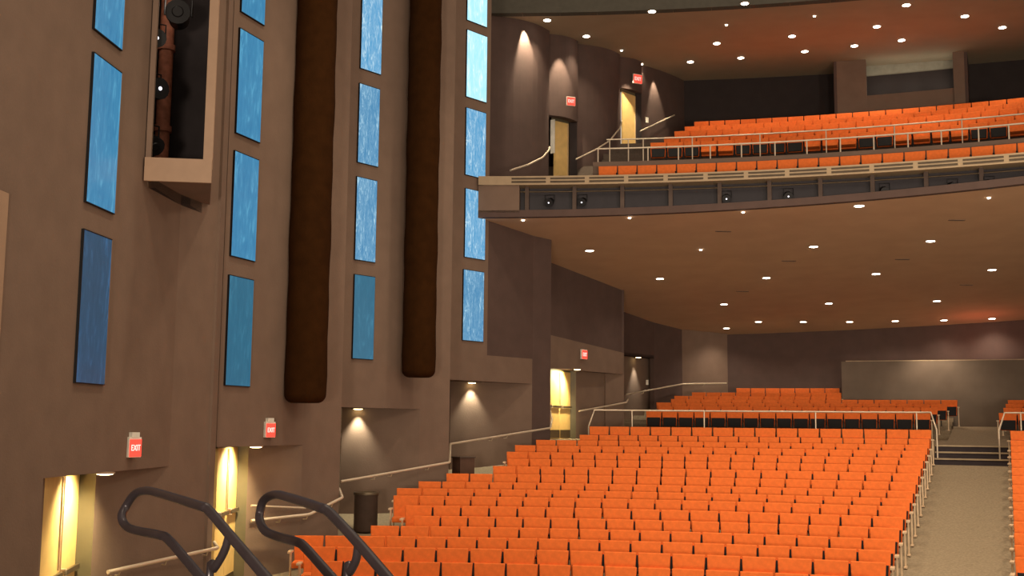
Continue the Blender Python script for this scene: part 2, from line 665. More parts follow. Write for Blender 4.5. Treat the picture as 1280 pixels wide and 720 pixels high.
def ceil_mesh(mb, rs_, b0, b1, nb, zf, m, th):
    vs = []; fs = []
    for r in rs_:
        for i in range(nb + 1):
            b = b0 + (b1 - b0) * i / nb
            p = pol(r, b); vs.append(Vector((p.x, p.y, zf(p.y))))
    o = len(vs)
    for j in range(len(rs_) - 1):
        for i in range(nb):
            a = j * (nb + 1) + i
            fs.append((a, a + nb + 1, a + nb + 2, a + 1))
    vs += [v + Vector((0, 0, th)) for v in vs[:o]]
    fs += [tuple(reversed([o + k for k in f])) for f in fs]
    mb.add(vs, fs, m)


cl = MB()
ceil_mesh(cl, [RF + 0.02, 33, 36, 39, 42, 45, 48, 50], be0, be1, 30, under_z, M_CEIL, 0.12)
struct('ceiling_under_balcony', cl)

# balcony front: lip, dark niche, slotted fascia
H = lambda h: E + h
bf = MB()
NF = 64
bsolid = bearing(at(634, 245, 29.3))
for i in range(NF):
    a, b = be0 + (be1 - be0) * i / NF, be0 + (be1 - be0) * (i + 1) / NF
    pa, pb_ = pol(RF, a), pol(RF, b)
    za, zb_ = under_z(pa.y) - 0.0, under_z(pb_.y) - 0.0
    bf.slab(pa, pb_, (za - 0.02, zb_ - 0.02), (za + 0.16, zb_ + 0.16), M_WALLD, 0.55)
    solid = a < bsolid - 1e-4
    if solid:
        bf.slab(pa, pb_, (za + 0.1, zb_ + 0.1), H(6.16), M_WALL, 0.5)
    else:
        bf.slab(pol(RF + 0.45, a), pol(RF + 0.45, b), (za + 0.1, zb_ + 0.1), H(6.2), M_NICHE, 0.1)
    bf.slab(pol(RF - 0.05, a), pol(RF - 0.05, b), H(6.15), H(6.38), M_FASCIA, 0.55)
# end of the parapet
bf.slab(pol(RF, be0), pol(RF + 1.8, be0), H(5.3), H(6.2), M_WALL, -0.12)
bf.slab(pol(RF - 0.05, be0), pol(RF + 1.8, be0), H(6.15), H(6.38), M_FASCIA, -0.12)
struct('wall_balcony_front', bf)
# slots in the fascia and mullions in the niche
sm = MB()
b = bearing(at(640, 225, 29.3))
while b < be1 - 0.04:
    for (z0, z1) in ((6.20, 6.25), (6.29, 6.335)):
        sm.slab(pol(RF - 0.056, b), pol(RF - 0.056, b + 0.028), H(z0), H(z1), M_SLOT, 0.02)
    b += 0.0315
struct('trim_5', sm)
mu = MB()
b = bearing(at(835, 240, 28.6))
bb = []
while b > bsolid: b -= 0.0385
while b < be1:
    b += 0.0385
    p = pol(RF + 0.25, b)
    mu.slab(pol(RF + 0.2, b), pol(RF + 0.2, b + 0.0032), under_z(p.y) + 0.1, H(6.2), M_BIN, 0.2)
    bb.append(b)
struct('trim_6', mu)

# balcony floor: stepped arc
bal_r = [39.0 + 0.85 * j for j in range(5)]
BALY = [173.5, 166.7, 160, 154.5, 149]
bal_top = [at_r(900, y, r).z for r, y in zip(bal_r, BALY)]
bfl = MB()
bprof = [(RF + 0.5, H(6.35)), (34.3, H(6.35)), (34.32, H(7.0)), (bal_r[0] - 0.5, H(7.0))]
for r, t in zip(bal_r, bal_top):
    bprof += [(r - 0.48, t - BACKH), (r + 0.36, t - BACKH)]
bprof += [(48, bal_top[-1] - BACKH)]
bc0 = bearing(at(745, 205, 33))
bl0 = [(RF + 0.5, H(6.3)), (38.6, H(6.3)), (39.4, H(7.4)), (40.4, H(8.6)), (48, H(8.8))]
arc_sheet(bfl, bl0, bearing(at(598, 268, 33)) - 0.012, bc0, 12, M_CARPETD, 0.3)
arc_sheet(bfl, bprof, bc0, be1, 50, M_CARPETD, 0.3)
struct('floor_balcony', bfl)
cu = MB()
for i in range(40):
    a, b = bc0 + (be1 - bc0) * i / 40, bc0 + (be1 - bc0) * (i + 1) / 40
    cu.slab(pol(34.3, a), pol(34.3, b), H(6.3), H(7.32), M_WALL, 0.15)
struct('trim_7', cu)


def bal_ceil(Y):
    return E + 10.15 + 0.0703 * Y


# balcony side wall: scalloped bays
ws = MB()


def arc_pts(p0, p1, bulge, n=10):
    """points from p0 to p1 bulging to the right (towards the room)"""
    out = []
    dx, dy = p1[0] - p0[0], p1[1] - p0[1]
    L = math.hypot(dx, dy); nx, ny = dy / L, -dx / L
    for i in range(n + 1):
        t = i / n
        k = math.sin(PI * min(1, t * 0.92 + 0.0)) * bulge if True else 0
        out.append((p0[0] + dx * t + nx * k, p0[1] + dy * t + ny * k))
    return out


def bay(mb, p0, p1, bulge, z0, z1, m, n=10, ret=0.5):
    pts = arc_pts(p0, p1, bulge, n)
    for a, b in zip(pts, pts[1:]):
        mb.slab(a, b, z0, z1, m, 0.25)
    e = pts[-1]
    mb.slab(e, (e[0] - 0.15, e[1] + ret), z0, z1, m, 0.2)


W0, W1, W2, W3, W4, W5 = plan(612, 34.2, 100), plan(684, 36.0, 100), plan(721, 37.2, 100), plan(773, 38.9, 100), plan(801, 39.9, 100), plan(862, 43.4, 100)
Q0 = plan(608, 29.9, 100)
zt = H(14.2)
ws.slab(off(Q0, -0.1, 0), W0, H(6.2), zt, M_WALLD, 0.25)
bay(ws, W0, W1, 0.35, H(6.2), zt, M_WALLD)
# bay with the first upper door: wall above the curved head only
hd4 = at(700, 147, 36.6).z
bay(ws, off(W1, -0.05, 0.25), W2, 0.22, hd4, zt, M_WALLD)
bay(ws, off(W2, -0.05, 0.25), W3, 0.3, H(6.2), zt, M_WALLD)
hd5 = at(790, 112, 39.4).z
bay(ws, off(W3, -0.05, 0.25), W4, 0.18, hd5, zt, M_WALLD)
bay(ws, off(W4, -0.05, 0.25), W5, 0.2, H(6.2), zt, M_WALLD)
# recess backs behind the two doors
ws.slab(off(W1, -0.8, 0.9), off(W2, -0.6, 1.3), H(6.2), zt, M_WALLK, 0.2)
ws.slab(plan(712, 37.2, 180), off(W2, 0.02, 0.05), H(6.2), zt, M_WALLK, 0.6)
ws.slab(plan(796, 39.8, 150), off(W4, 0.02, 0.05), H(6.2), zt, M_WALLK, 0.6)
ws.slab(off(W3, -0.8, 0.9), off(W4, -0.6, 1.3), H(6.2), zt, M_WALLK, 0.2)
struct('wall_balcony_side', ws)

wb = MB()
bw0 = bearing(Vector((W5[0], W5[1]))) - 0.004
for i in range(24):
    a, b = bw0 + (be1 - bw0) * i / 24, bw0 + (be1 - bw0) * (i + 1) / 24
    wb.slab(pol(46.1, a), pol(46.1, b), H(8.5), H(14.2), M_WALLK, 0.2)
struct('wall_balcony_rear', wb)
# projection booth: pillar, sill, window opening, right pillar
pj = MB(); RP = 44.2
ba, bbx, bcx, bd = [bearing(at_r(x, 100, RP)) for x in (1046, 1083, 1192, 1206)]
zsill_t = at_r(1120, 116, RP).z; zsill_b = H(9.0)
zlint = at_r(1120, 60, RP).z + 0.6


def arcwall(mb, r, a, b, z0, z1, m, t=0.2, n=8):
    for i in range(n):
        x, y = a + (b - a) * i / n, a + (b - a) * (i + 1) / n
        mb.slab(pol(r, x), pol(r, y), z0, z1, m, t)


arcwall(pj, RP, ba, bbx, zsill_b, H(13.7), M_WALL, 0.3, 4)
arcwall(pj, RP - 0.15, bbx, bcx, zsill_b, zsill_t - 0.55, M_WALL, 0.3)
arcwall(pj, RP + 0.05, bbx, bcx, zsill_t - 0.5, zsill_t, M_WALL, 0.25)
arcwall(pj, RP - 0.1, bcx, bd, H(11.0), H(13.7), M_WALL, 0.3, 3)
pj.slab(pol(RP, ba), pol(46.1, ba), zsill_b, H(13.7), M_WALLD, 0.1)
pj.slab(pol(46.1, bd), pol(RP, bd), zsill_b, H(13.7), M_WALLD, 0.1)
struct('wall_projection_booth', pj)
pw = MB()
z1a = at_r(1120, 93, RP + 1).z
arcwall(pw, RP + 1.0, bbx - 0.01, bcx + 0.01, z1a, H(13.7), M_BACKDROP, 0.1)
arcwall(pw, RP + 0.95, bbx - 0.01, bcx + 0.01, H(10), z1a, M_WALLK, 0.1)
struct('window_1', pw)

bcl = MB()
ceil_mesh(bcl, [36.6, 38, 40, 42, 44, 46.2], bearing(Vector((W0[0], W0[1]))) - 0.06, be1, 30, bal_ceil, M_CEILB, 0.15)
struct('ceiling_balcony', bcl)
hw = MB()
# header: front edge of the balcony ceiling follows a straight line through two photo points
RH = 36.6
hb0 = bearing(at(560, 20, 34.0))
for i in range(24):
    a, b = hb0 + (be1 - hb0) * i / 24, hb0 + (be1 - hb0) * (i + 1) / 24
    pa, pb_ = pol(RH, a), pol(RH, b)
    hw.slab(pa, pb_, (bal_ceil(pa.y), bal_ceil(pb_.y)), H(17), M_HEAD, 0.3)
struct('beam_header', hw)['label'] = 'dark header over the upper seating'

# ------------------------------------------------------------------ blue light panels
BLUES = {  # glow set per panel, painting in light that fades down each column
    'w': glass_panel_mat('pale lit blue glass', (165, 232, 250), (250, 255, 255), 1.1, 1.2),
    'a': glass_panel_mat('bright rippled blue glass', (72, 150, 200), (225, 250, 255), 1.0, 2.2),
    'b': glass_panel_mat('rippled blue glass', (62, 130, 178), (190, 230, 245), 0.95, 2.6),
    'c': glass_panel_mat('smooth blue glass', (48, 122, 168), (100, 180, 215), 0.9, 1.0),
    'd': glass_panel_mat('dim teal glass', (36, 98, 128), (60, 130, 160), 0.8, 1.0),
    'e': glass_panel_mat('faintly glowing blue glass', (38, 66, 96), (60, 110, 160), 0.65, 1.2),
}


def light_panel(p0, p1, quad, m, label):
    (tl, trr, br, bl) = quad
    s0 = (hit(*tl, p0, p1)[0] + hit(*bl, p0, p1)[0]) / 2
    s1 = (hit(*trr, p0, p1)[0] + hit(*br, p0, p1)[0]) / 2
    z1 = (hit(*tl, p0, p1)[1] + hit(*trr, p0, p1)[1]) / 2
    z0 = (hit(*bl, p0, p1)[1] + hit(*br, p0, p1)[1]) / 2
    L = math.hypot(p1[0] - p0[0], p1[1] - p0[1]); ux, uy = (p1[0] - p0[0]) / L, (p1[1] - p0[1]) / L
    nx, ny = uy, -ux

    def P(s, d):
        return (p0[0] + ux * s + nx * d, p0[1] + uy * s + ny * d)
    c = P((s0 + s1) / 2, 0)
    t = empty('glass_lightbox', (c[0], c[1], z0), label, 'light box', 'blue glass light panels on the side wall')
    f = MB(); w = 0.012
    f.slab(P(s0 - w, 0), P(s0, 0), z0 - w, z1 + w, M_BLACK, -0.035)
    f.slab(P(s1, 0), P(s1 + w, 0), z0 - w, z1 + w, M_WALL, -0.035)
    f.slab(P(s0, 0), P(s1, 0), z0 - w, z0, M_BLACK, -0.035)
    f.slab(P(s0, 0), P(s1, 0), z1, z1 + w, M_BLACK, -0.035)
    part('frame', f, t)
    g = MB()
    g.slab(P(s0, 0), P(s1, 0), z0, z1, m, -0.03)
    part('pane', g, t)


col = [
    (A1, A2, [((118, -45), (154, -10), (150, 62), (117, 37)), ((115, 65), (150, 93), (140, 268), (105, 250)), ((102, 285), (137, 302), (128, 480), (92, 478))], 'ccE',
     'on the wall by the first exit door'),
    (U2a, U2b, [((303, -60), (331, -35), (329, 34), (300, 12)), ((298, 33), (328, 55), (323, 178), (294, 166)), ((291, 187), (322, 202), (317, 328), (288, 318)), ((285, 343), (316, 352), (310, 484), (280, 480))], 'cccd',
     'between light slot and wide brown tube'),
    (U3a, U3b, [((453, -15), (478, 5), (474, 97), (449, 81)), ((449, 99), (474, 118), (471, 211), (446, 200)), ((445, 218), (471, 230), (467, 330), (443, 322)), ((442, 341), (468, 349), (465, 451), (440, 446))], 'abbd',
     'between the two brown tubes'),
    (U4a, U4b, [((584, -40), (609, -25), (607, 37), (583, 22)), ((583, 35), (608, 49), (607, 130), (582, 119)), ((582, 133), (607, 144), (605, 225), (581, 217)), ((581, 235), (606, 242), (605, 326), (580, 320)), ((579, 336), (605, 342), (602, 428), (577, 424))], 'wwaab',
     'on the wall beside the balcony end'),
]
ORD = {3: ['topmost', 'middle', 'lowest'], 4: ['topmost', 'second', 'third', 'lowest'], 5: ['topmost', 'second', 'third', 'fourth', 'lowest']}
DESC = {'w': 'pale glowing', 'a': 'bright rippled', 'b': 'rippled blue', 'c': 'smooth blue', 'd': 'dim teal', 'E': 'faintly glowing blue'}
for (p0, p1, quads, ms, where) in col:
    for q, mm, o_ in zip(quads, ms, ORD[len(quads)]):
        light_panel(p0, p1, q, BLUES[mm.lower()], '%s %s glass panel %s' % (o_, DESC[mm], where))

# ------------------------------------------------------------------ hanging brown tubes


def brown_tube(px, Y, r, ybot, label):
    c = at(px, ybot, Y)
    zb = c.z
    mb = MB()
    H_ = TOP - zb
    prof_ = []
    nseg = 40
    for i in range(7):
        a = PI / 2 * i / 6
        prof_.append((r * (0.55 + 0.45 * math.sin(a)) if i else 0.02, 0.16 * (1 - math.cos(a))))
    for i in range(1, nseg + 1):
        prof_.append((r * (1 + 0.02 * math.sin(i * 1.7) + 0.012 * math.sin(i * 0.9)), 0.16 + (H_ - 0.16) * i / nseg))
    mb.lathe((0, 0, 0), prof_, M_TUBE, 28)
    o = mb.build('acoustic_tube')
    o.location = (c.x, c.y, zb)
    tag(o, label, 'acoustic tube', 'dark brown fabric tubes on the side wall')


brown_tube(381, 20.75, 0.375, 504, 'wide dark brown fabric tube with rounded foot beside second window column')
brown_tube(523, 25.1, 0.365, 472, 'narrower dark brown fabric tube hanging between third and fourth panel columns')
for o in [x for x in bpy.data.objects if x.name.startswith('acoustic_tube')]:
    if o.location.y < 22:
        o.rotation_euler.z = 0.4

# ------------------------------------------------------------------ doors


def door_pair(name, pa, pb, jp, ztop, label_frame=None, bar=True):
    zb = floor_z((pa[0] + pb[0]) / 2, (pa[1] + pb[1]) / 2) if bar else None
    return zb


def make_door(name, pa, pb, jp, z0, z1, barh=1.05, kick=True, leaves=2, jam=True):
    """leaf plane pa->pb, jamb from pb to jp"""
    L = math.hypot(pb[0] - pa[0], pb[1] - pa[1]); ux, uy = (pb[0] - pa[0]) / L, (pb[1] - pa[1]) / L
    nx, ny = uy, -ux

    def P(s, d):
        return (pa[0] + ux * s + nx * d, pa[1] + uy * s + ny * d)
    t = empty(name, (pa[0], pa[1], z0), kind='structure')
    f = MB()
    if jam:
        f.slab(pb, jp, z0, z1 + 0.1, M_JAMB, 0.12)
    f.slab(P(-0.05, 0), P(L, 0), z1, z1 + 0.12, M_JAMB, 0.1)
    part('frame', f, t)
    w = L / leaves
    for i in range(leaves):
        d = MB(); d.slab(P(i * w + 0.006, 0), P((i + 1) * w - 0.006, 0), z0 + 0.01, z1, M_MAPLE, 0.045)
        lf = part('leaf', d, t)
        if kick:
            k = MB(); k.slab(P(i * w + 0.04, 0.012), P((i + 1) * w - 0.04, 0.012), z0 + 0.03, z0 + 0.27, M_KICK, 0.012)
            part('kick_plate', k, lf)
        k = MB()
        k.slab(P(i * w + 0.06, 0.07), P((i + 1) * w - 0.06, 0.07), z0 + barh - 0.03, z0 + barh + 0.03, M_KICK, 0.04)
        k.slab(P(i * w + 0.06, 0.07), P(i * w + 0.14, 0.07), z0 + barh - 0.05, z0 + barh + 0.05, M_STEEL, 0.07)
        part('panic_bar', k, lf)
        k = MB()
        x = (i + 1) * w - 0.05 if i == 0 else i * w + 0.05
        k.slab(P(x - 0.012, 0.02), P(x + 0.012, 0.02), z0 + barh + 0.05, z1 - 0.02, M_ARM, 0.02)
        part('latch_rod', k, lf)
    return t


def fz(p, q):
    return floor_z((p[0] + q[0]) / 2, (p[1] + q[1]) / 2)


d1z = E - (712 - 523.5) / FPX * 14.2 - 1.05
make_door('door_1', D1a, D1b, J1, floor_z(*D1b), hS1 - 0.02, barh=E - (712 - 524) / FPX * 14.4 - floor_z(*D1b))
make_door('door_2', D2a, D2b, J2, fz(D2a, D2b), hS2 - 0.03, barh=at(285, 642, 19.4).z - fz(D2a, D2b))
make_door('door_3', D3a, D3b, J3, CROSS, at(700, 464, 34.7).z, barh=at(700, 508.5, 34.7).z - CROSS)
# balcony doors (single leaf facing the house inside a curved portal)
P4a, P4b = plan(693, 36.9, 180), plan(711, 37.3, 180)
make_door('door_4', P4a, P4b, plan(714, 37.3, 180), H(7.0), hd4 - 0.02, leaves=1, kick=False, jam=False)
P5a, P5b = plan(778, 39.3, 150), plan(795, 39.9, 150)
make_door('door_5', P5a, P5b, plan(797, 39.9, 150), H(8.6), hd5 - 0.1, leaves=1, kick=False, jam=False)
# white notice beside the upper door
nb_ = MB()
q0, q1 = plan(688, 36.7, 180), plan(693, 36.6, 180)
nb_.slab(q0, q1, at(690, 192, 36.7).z, at(690, 150, 36.7).z, M_WHITE, 0.03)
tag(nb_.build('notice_board'), 'narrow white board beside the upper balcony door', 'notice board')

# ------------------------------------------------------------------ exit signs


def exit_sign(p, d, w, h, label, cap=True):
    """p: centre on the wall, d: outward plan direction"""
    d = Vector((d[0], d[1], 0)).normalized()
    t = empty('exit_sign', p, label, 'exit sign', 'red exit signs over the doors')
    t.rotation_euler.z = math.atan2(d.x, -d.y)
    b = MB(); b.box((0, -0.03, 0), (w, 0.06, h), M_WHITE); b.build('housing', t, bevel=0.006)
    b = MB(); b.box((0, -0.064, -0.01), (w * 0.92, 0.01, h * 0.86), M_RED); b.build('face', t)
    if cap:
        b = MB(); b.box((0, -0.03, h * 0.5 + 0.03), (w * 0.6, 0.07, 0.07), M_WHITE); b.build('canopy', t)
    cu_ = bpy.data.curves.new('letters', 'FONT'); cu_.body = 'EXIT'; cu_.size = min(h * 0.62, w * 0.5); cu_.align_x = 'CENTER'; cu_.align_y = 'CENTER'
    cu_.extrude = 0.003
    to = bpy.data.objects.new('tmp', cu_); COL.objects.link(to)
    bpy.context.view_layer.update()
    me = bpy.data.meshes.new_from_object(to)
    bpy.data.objects.remove(to)
    me.materials.clear(); me.materials.append(M_REDTXT)
    lo = bpy.data.objects.new('lettering', me); COL.objects.link(lo); lo.parent = t
    lo.location = (0, -0.073, -0.01); lo.rotation_euler = (PI / 2, 0, 0); lo.scale = (0.72, 1, 1)


def wall_at(px, py, p0, p1, out=0.02):
    s, z, p = hit(px, py, p0, p1)
    dx, dy = p1[0] - p0[0], p1[1] - p0[1]; L = math.hypot(dx, dy)
    nrm = (dy / L, -dx / L)
    return Vector((p[0] + nrm[0] * out, p[1] + nrm[1] * out, z)), nrm


p, nn = wall_at(163, 559, A1, A2); exit_sign(p, (nn[0], nn[1] - 0.42), 0.23, 0.27, 'red exit sign above the first door, nearest the stage')
p, nn = wall_at(334, 537, U2a, U2b); exit_sign(p, (nn[0], nn[1] - 0.3), 0.23, 0.27, 'red exit sign below the wide brown tube')
p, nn = wall_at(728, 443, F0, F1, 0.02); exit_sign(p, nn, 0.32, 0.30, 'red exit sign over the door under the balcony', False)
p = at(713, 127, 36.3); exit_sign(p, (0.35, -1), 0.30, 0.30, 'red exit sign over the lower balcony door', False)
p = at(796, 99, 39.3); exit_sign(p, (0.5, -1), 0.36, 0.34, 'red exit sign over the upper balcony door', False)

# ------------------------------------------------------------------ downlights


def downlight(name, p, r, lens, label, group, tiny=False):
    t = empty(name, p, label, 'downlight', group)
    if not tiny:
        b = MB(); b.lathe((0, 0, -0.012), [(r * 1.25, 0), (r * 1.25, 0.02)], M_TRIM, 16); b.build('ring', t)
    b = MB(); b.lathe((0, 0, -0.03), [(r * 0.6, 0), (r, 0.01), (r, 0.03)], lens, 16); b.build('lens', t)
    return t


LOW = [(737, 313), (825, 348), (905, 380), (908, 410), (948, 402), (1004, 402), (1062, 402), (1119, 401), (1180, 400), (1240, 398), (958, 347), (1036, 379), (1171, 376),
       (1095, 342), (1017, 308), (1074, 257), (1163, 301), (1240, 337)]
HIGH = [(684, 25), (733, 45), (815, 14), (931, 4), (896, 54), (800, 80), (863, 77), (926, 72), (990, 45), (1006, 64), (1068, 57), (1096, 33), (1127, 50), (1133, 6), (1206, 20), (1253, 34)]
TINYL = [(654, 275), (787, 272), (929, 265), (876, 312), (1236, 247)]
TINYH = [(777, 63), (1018, 20), (908, 31)]


def ceil_hit(px, py, a, b):
    """ray against z = E + a + b*Y"""
    d = ray(px, py)
    t = a / (d.z - b * d.y)
    return CAM + d * t


WORDS = ['first', 'second', 'third', 'fourth', 'fifth', 'sixth', 'seventh', 'eighth', 'ninth', 'tenth', 'eleventh', 'twelfth', 'thirteenth', 'fourteenth',
         'fifteenth', 'sixteenth', 'seventeenth', 'eighteenth', 'nineteenth', 'twentieth', 'twenty-first', 'twenty-second', 'twenty-third', 'twenty-fourth', 'twenty-fifth', 'twenty-sixth']


def rowlabels(pts, nm):
    """label by height order then left-right: nearest the stage first"""
    ids = sorted(range(len(pts)), key=lambda i: pts[i][0])
    return {i: k for k, i in enumerate(ids)}


lowk = rowlabels(LOW, 'low')
for i, (x, y) in enumerate(LOW):
    p = ceil_hit(x, y, 8.457, -0.107)
    back = y > 394
    if back:
        k = sorted([q for q in LOW if q[1] > 394]).index((x, y))
        lab = 'glowing round downlight, %s along the line at the rear wall under the balcony' % WORDS[k]
    else:
        k = sorted([q for q in LOW if q[1] <= 394]).index((x, y))
        lab = 'glowing round downlight, %s from side wall among those scattered under the balcony' % WORDS[k]
    downlight('downlight', p - Vector((0, 0, 0.0)), 0.115, M_LAMP, lab, 'downlights in the ceiling under the balcony')
    spot(p - Vector((0, 0, 0.08)), p - Vector((0, 0, 5)), 120 if not back else 150, 130, 0.9, (1, 0.84, 0.66), 0.1)
for i, (x, y) in enumerate(HIGH):
    p = ceil_hit(x, y, 10.15, 0.0703)
    k = sorted(HIGH).index((x, y))
    downlight('downlight', p, 0.11, M_LAMP, 'glowing round downlight, %s from the side wall in the balcony ceiling' % WORDS[k], 'downlights in the balcony ceiling')
    spot(p - Vector((0, 0, 0.08)), p - Vector((0, 0, 5)), 185, 100, 0.8, (1, 0.84, 0.62), 0.1)
for (pts, a, b, g) in ((TINYL, 8.457, -0.107, 'under the balcony'), (TINYH, 10.15, 0.0703, 'in the balcony ceiling')):
    for k, (x, y) in enumerate(sorted(pts)):
        downlight('pinpoint_light', ceil_hit(x, y, a, b), 0.035, M_LAMP, 'tiny pinpoint light %s, %s from the side wall' % (g, WORDS[k]), 'pinpoint lights ' + g, True)
# slot vents in the lower ceiling
for k, (x, y) in enumerate(sorted([(904, 289), (1196, 275), (1128, 324), (986, 326), (928, 364), (1208, 356)])):
    p = ceil_hit(x, y, 8.457, -0.107)
    b = MB(); b.box((0, 0, 0), (0.42, 0.07, 0.03), M_SLOTLIT); b.box((0, 0, -0.012), (0.34, 0.03, 0.012), M_BLACK)
    o = b.build('ceiling_vent'); o.location = p; o.rotation_euler = (math.atan(-0.107), 0, 0)
    tag(o, 'narrow dark slot vent in ceiling under the balcony, %s from side wall' % WORDS[k], 'vent', 'slot vents in the ceiling under the balcony')

# wall-washing recessed lights over the alcoves and doors


def wash(px, py, Y, label, power, angle, aim, lens=M_LAMPW, r=0.12, color=(1, 0.93, 0.7), rot=None):
    p = at(px, py, Y)
    downlight('recessed_light', p, r, lens, label, 'recessed lights over doors and alcoves')
    spot(p - Vector((0, 0, 0.06)), p + Vector(aim), power, angle, 0.7, color, 0.04)
    return p


def soff(px, p0, p1, z, back=0.35, py=500):
    """point under a soffit, seen in the direction of px"""
    s, zz, p = hit(px, py, p0, p1)
    return Vector((p[0], p[1], z))


def wash_at(p, label, power, angle, aim, r=0.1, color=(1, 0.9, 0.66), sr=0.04):
    downlight('recessed_light', p - Vector((0, 0, 0.002)), r, M_LAMPW, label, 'recessed lights over doors and alcoves')
    spot(p - Vector((0, 0, 0.07)), p + Vector(aim), power, angle, 0.8, color, sr)


def inset(px, p0, p1, z, d):
    s, zz, p = hit(px, 500, p0, p1)
    dx, dy = p1[0] - p0[0], p1[1] - p0[1]; L = math.hypot(dx, dy)
    return Vector((p[0] + dy / L * d, p[1] - dx / L * d, z))


WARM = (1, 0.84, 0.48)
wash_at(inset(90, D1a, D1b, hS1, 0.45), 'warm recessed light over the first double door', 250, 128, (-1.6, -0.1, -2), color=WARM)
wash_at(inset(289, D2a, D2b, hS2, 0.45), 'warm recessed light over the second double door', 330, 128, (-1.6, -0.1, -2), color=WARM)
wash_at(inset(448, R3a, U3b, hS3, 0.12), 'recessed light in the alcove behind the round bin', 160, 76, (0.0, 0.06, -2), color=(1, 0.95, 0.72))
wash_at(inset(588, R4a, U4c, hS4, 0.12), 'recessed light in the alcove above the square bin', 160, 76, (0.0, 0.06, -2), color=(1, 0.95, 0.72))
wash_at(inset(702, D3a, D3b, hS5 + 0.02, 0.5), 'warm recessed light over the door under the balcony', 330, 128, (-1.6, -0.1, -2), color=WARM)
wash_at(inset(792, off(G0, 0.0, 0.6), off(G1, -0.1, 0.5), hS6, 0.2), 'recessed light on the wall end beyond the under-balcony door', 150, 60, (0.0, 0.1, -2), color=(1, 0.95, 0.78))
# balcony side wall cones
for (x, y, Y, pw_, tgt) in ((658, 30, 34.6, 260, (0.12, 1.0, -5)), (704, 52, 36.0, 170, (0.15, 0.9, -5)), (789, 84, 38.6, 150, (0.15, 0.9, -3)), (822, 100, 40.6, 90, (0.1, 0.9, -6))):
    p = at(x, y, Y); p.z = bal_ceil(Y) - 0.05
    spot(p, p + Vector(tgt), pw_ * 5.0, 46, 0.6, (1, 0.84, 0.6), 0.03)

# ------------------------------------------------------------------ rails


def fillet(pts, r=0.12, n=5):
    pts = [Vector(p) for p in pts]
    out = [pts[0]]
    for a, b, c in zip(pts, pts[1:], pts[2:]):
        u = (a - b); w = (c - b)
        rr = min(r, u.length * 0.45, w.length * 0.45)
        s, e = b + u.normalized() * rr, b + w.normalized() * rr
        for i in range(n + 1):
            t = i / n
            out.append(s * (1 - t) ** 2 + b * 2 * t * (1 - t) + e * t * t)
    out.append(pts[-1])
    return out


def smooth_path(pts, n=6):
    pts = [Vector(p) for p in pts]
    P = [pts[0] * 2 - pts[1]] + pts + [pts[-1] * 2 - pts[-2]]
    out = []
    for i in range(1, len(P) - 2):
        for k in range(n):
            t = k / n
            a, b, c, d = P[i - 1], P[i], P[i + 1], P[i + 2]
            out.append(0.5 * ((2 * b) + (c - a) * t + (2 * a - 5 * b + 4 * c - d) * t * t + (3 * b - a - 3 * c + d) * t ** 3))
    out.append(pts[-1])
    return out


def wall_rail(pix, label, r=0.028, brk=()):
    pts = [at(*q) for q in pix]
    t = empty('wall_handrail', pts[0], label, 'handrail', 'steel handrails along the side wall')
    b = MB(); b.tube(fillet(pts, 0.06), r, M_STEEL, 10); part('rail', b, t)
    for (i, f) in brk:
        p = pts[i].lerp(pts[i + 1], f)
        b = MB(); b.tube([p + Vector((0, 0, -0.01)), p + Vector((-0.03, 0.03, -0.08)), p + Vector((-0.10, 0.10, -0.09))], 0.012, M_STEEL, 6)
        part('bracket', b, t)


wall_rail([(135, 715, 15.5), (272, 685, 17.9), (268, 678, 18.6)], 'thin steel handrail on the wall between first and second exit doors', brk=[(0, .1), (0, .5), (0, .9)])
wall_rail([(314, 651, 20.3), (387, 643, 21.1), (428, 622, 22.0), (424, 611, 23.2)], 'steel handrail with a kink on the wall beyond the second door', brk=[(0, .5), (0, .97), (1, .7)])
wall_rail([(314, 632, 20.35), (382, 635, 21.2)], 'short upper steel rail above the kinked rail beyond the second door', 0.018)
wall_rail([(426, 602, 23.8), (562, 578, 26.1), (563, 555, 28.3), (688, 535, 31.1), (690, 524, 32.0), (687, 511, 33.4)], 'long stepped steel handrail rising behind the bins to the under-balcony door',
          brk=[(0, .3), (0, .45), (0, .8), (2, .4), (2, .55)])
wall_rail([(724, 514, 35.3), (783, 503, 37.1), (785, 499, 37.8)], 'short steel handrail on the wall past the under-balcony door')
wall_rail([(783, 493, 40.9), (853, 480, 43.8), (908, 479, 44.7)], 'bent steel handrail on the wall behind the rear seats', brk=[(0, .3), (1, .5)])
wall_rail([(638, 213, 33.0), (660, 206, 34.0), (678, 197, 34.8), (686, 188, 35.4), (687, 184, 35.6)], 'pale curved handrail on the rounded balcony wall before lower door', 0.03)
wall_rail([(720, 199, 36.3), (745, 187, 37.0), (762, 176, 37.6), (775, 160, 38.3), (777, 151, 38.6)], 'curved handrail climbing the rounded balcony wall between two doors', 0.026)
wall_rail([(800, 164, 39.2), (843, 144, 41.5)], 'straight sloping handrail on balcony wall behind the upper seats', 0.028)


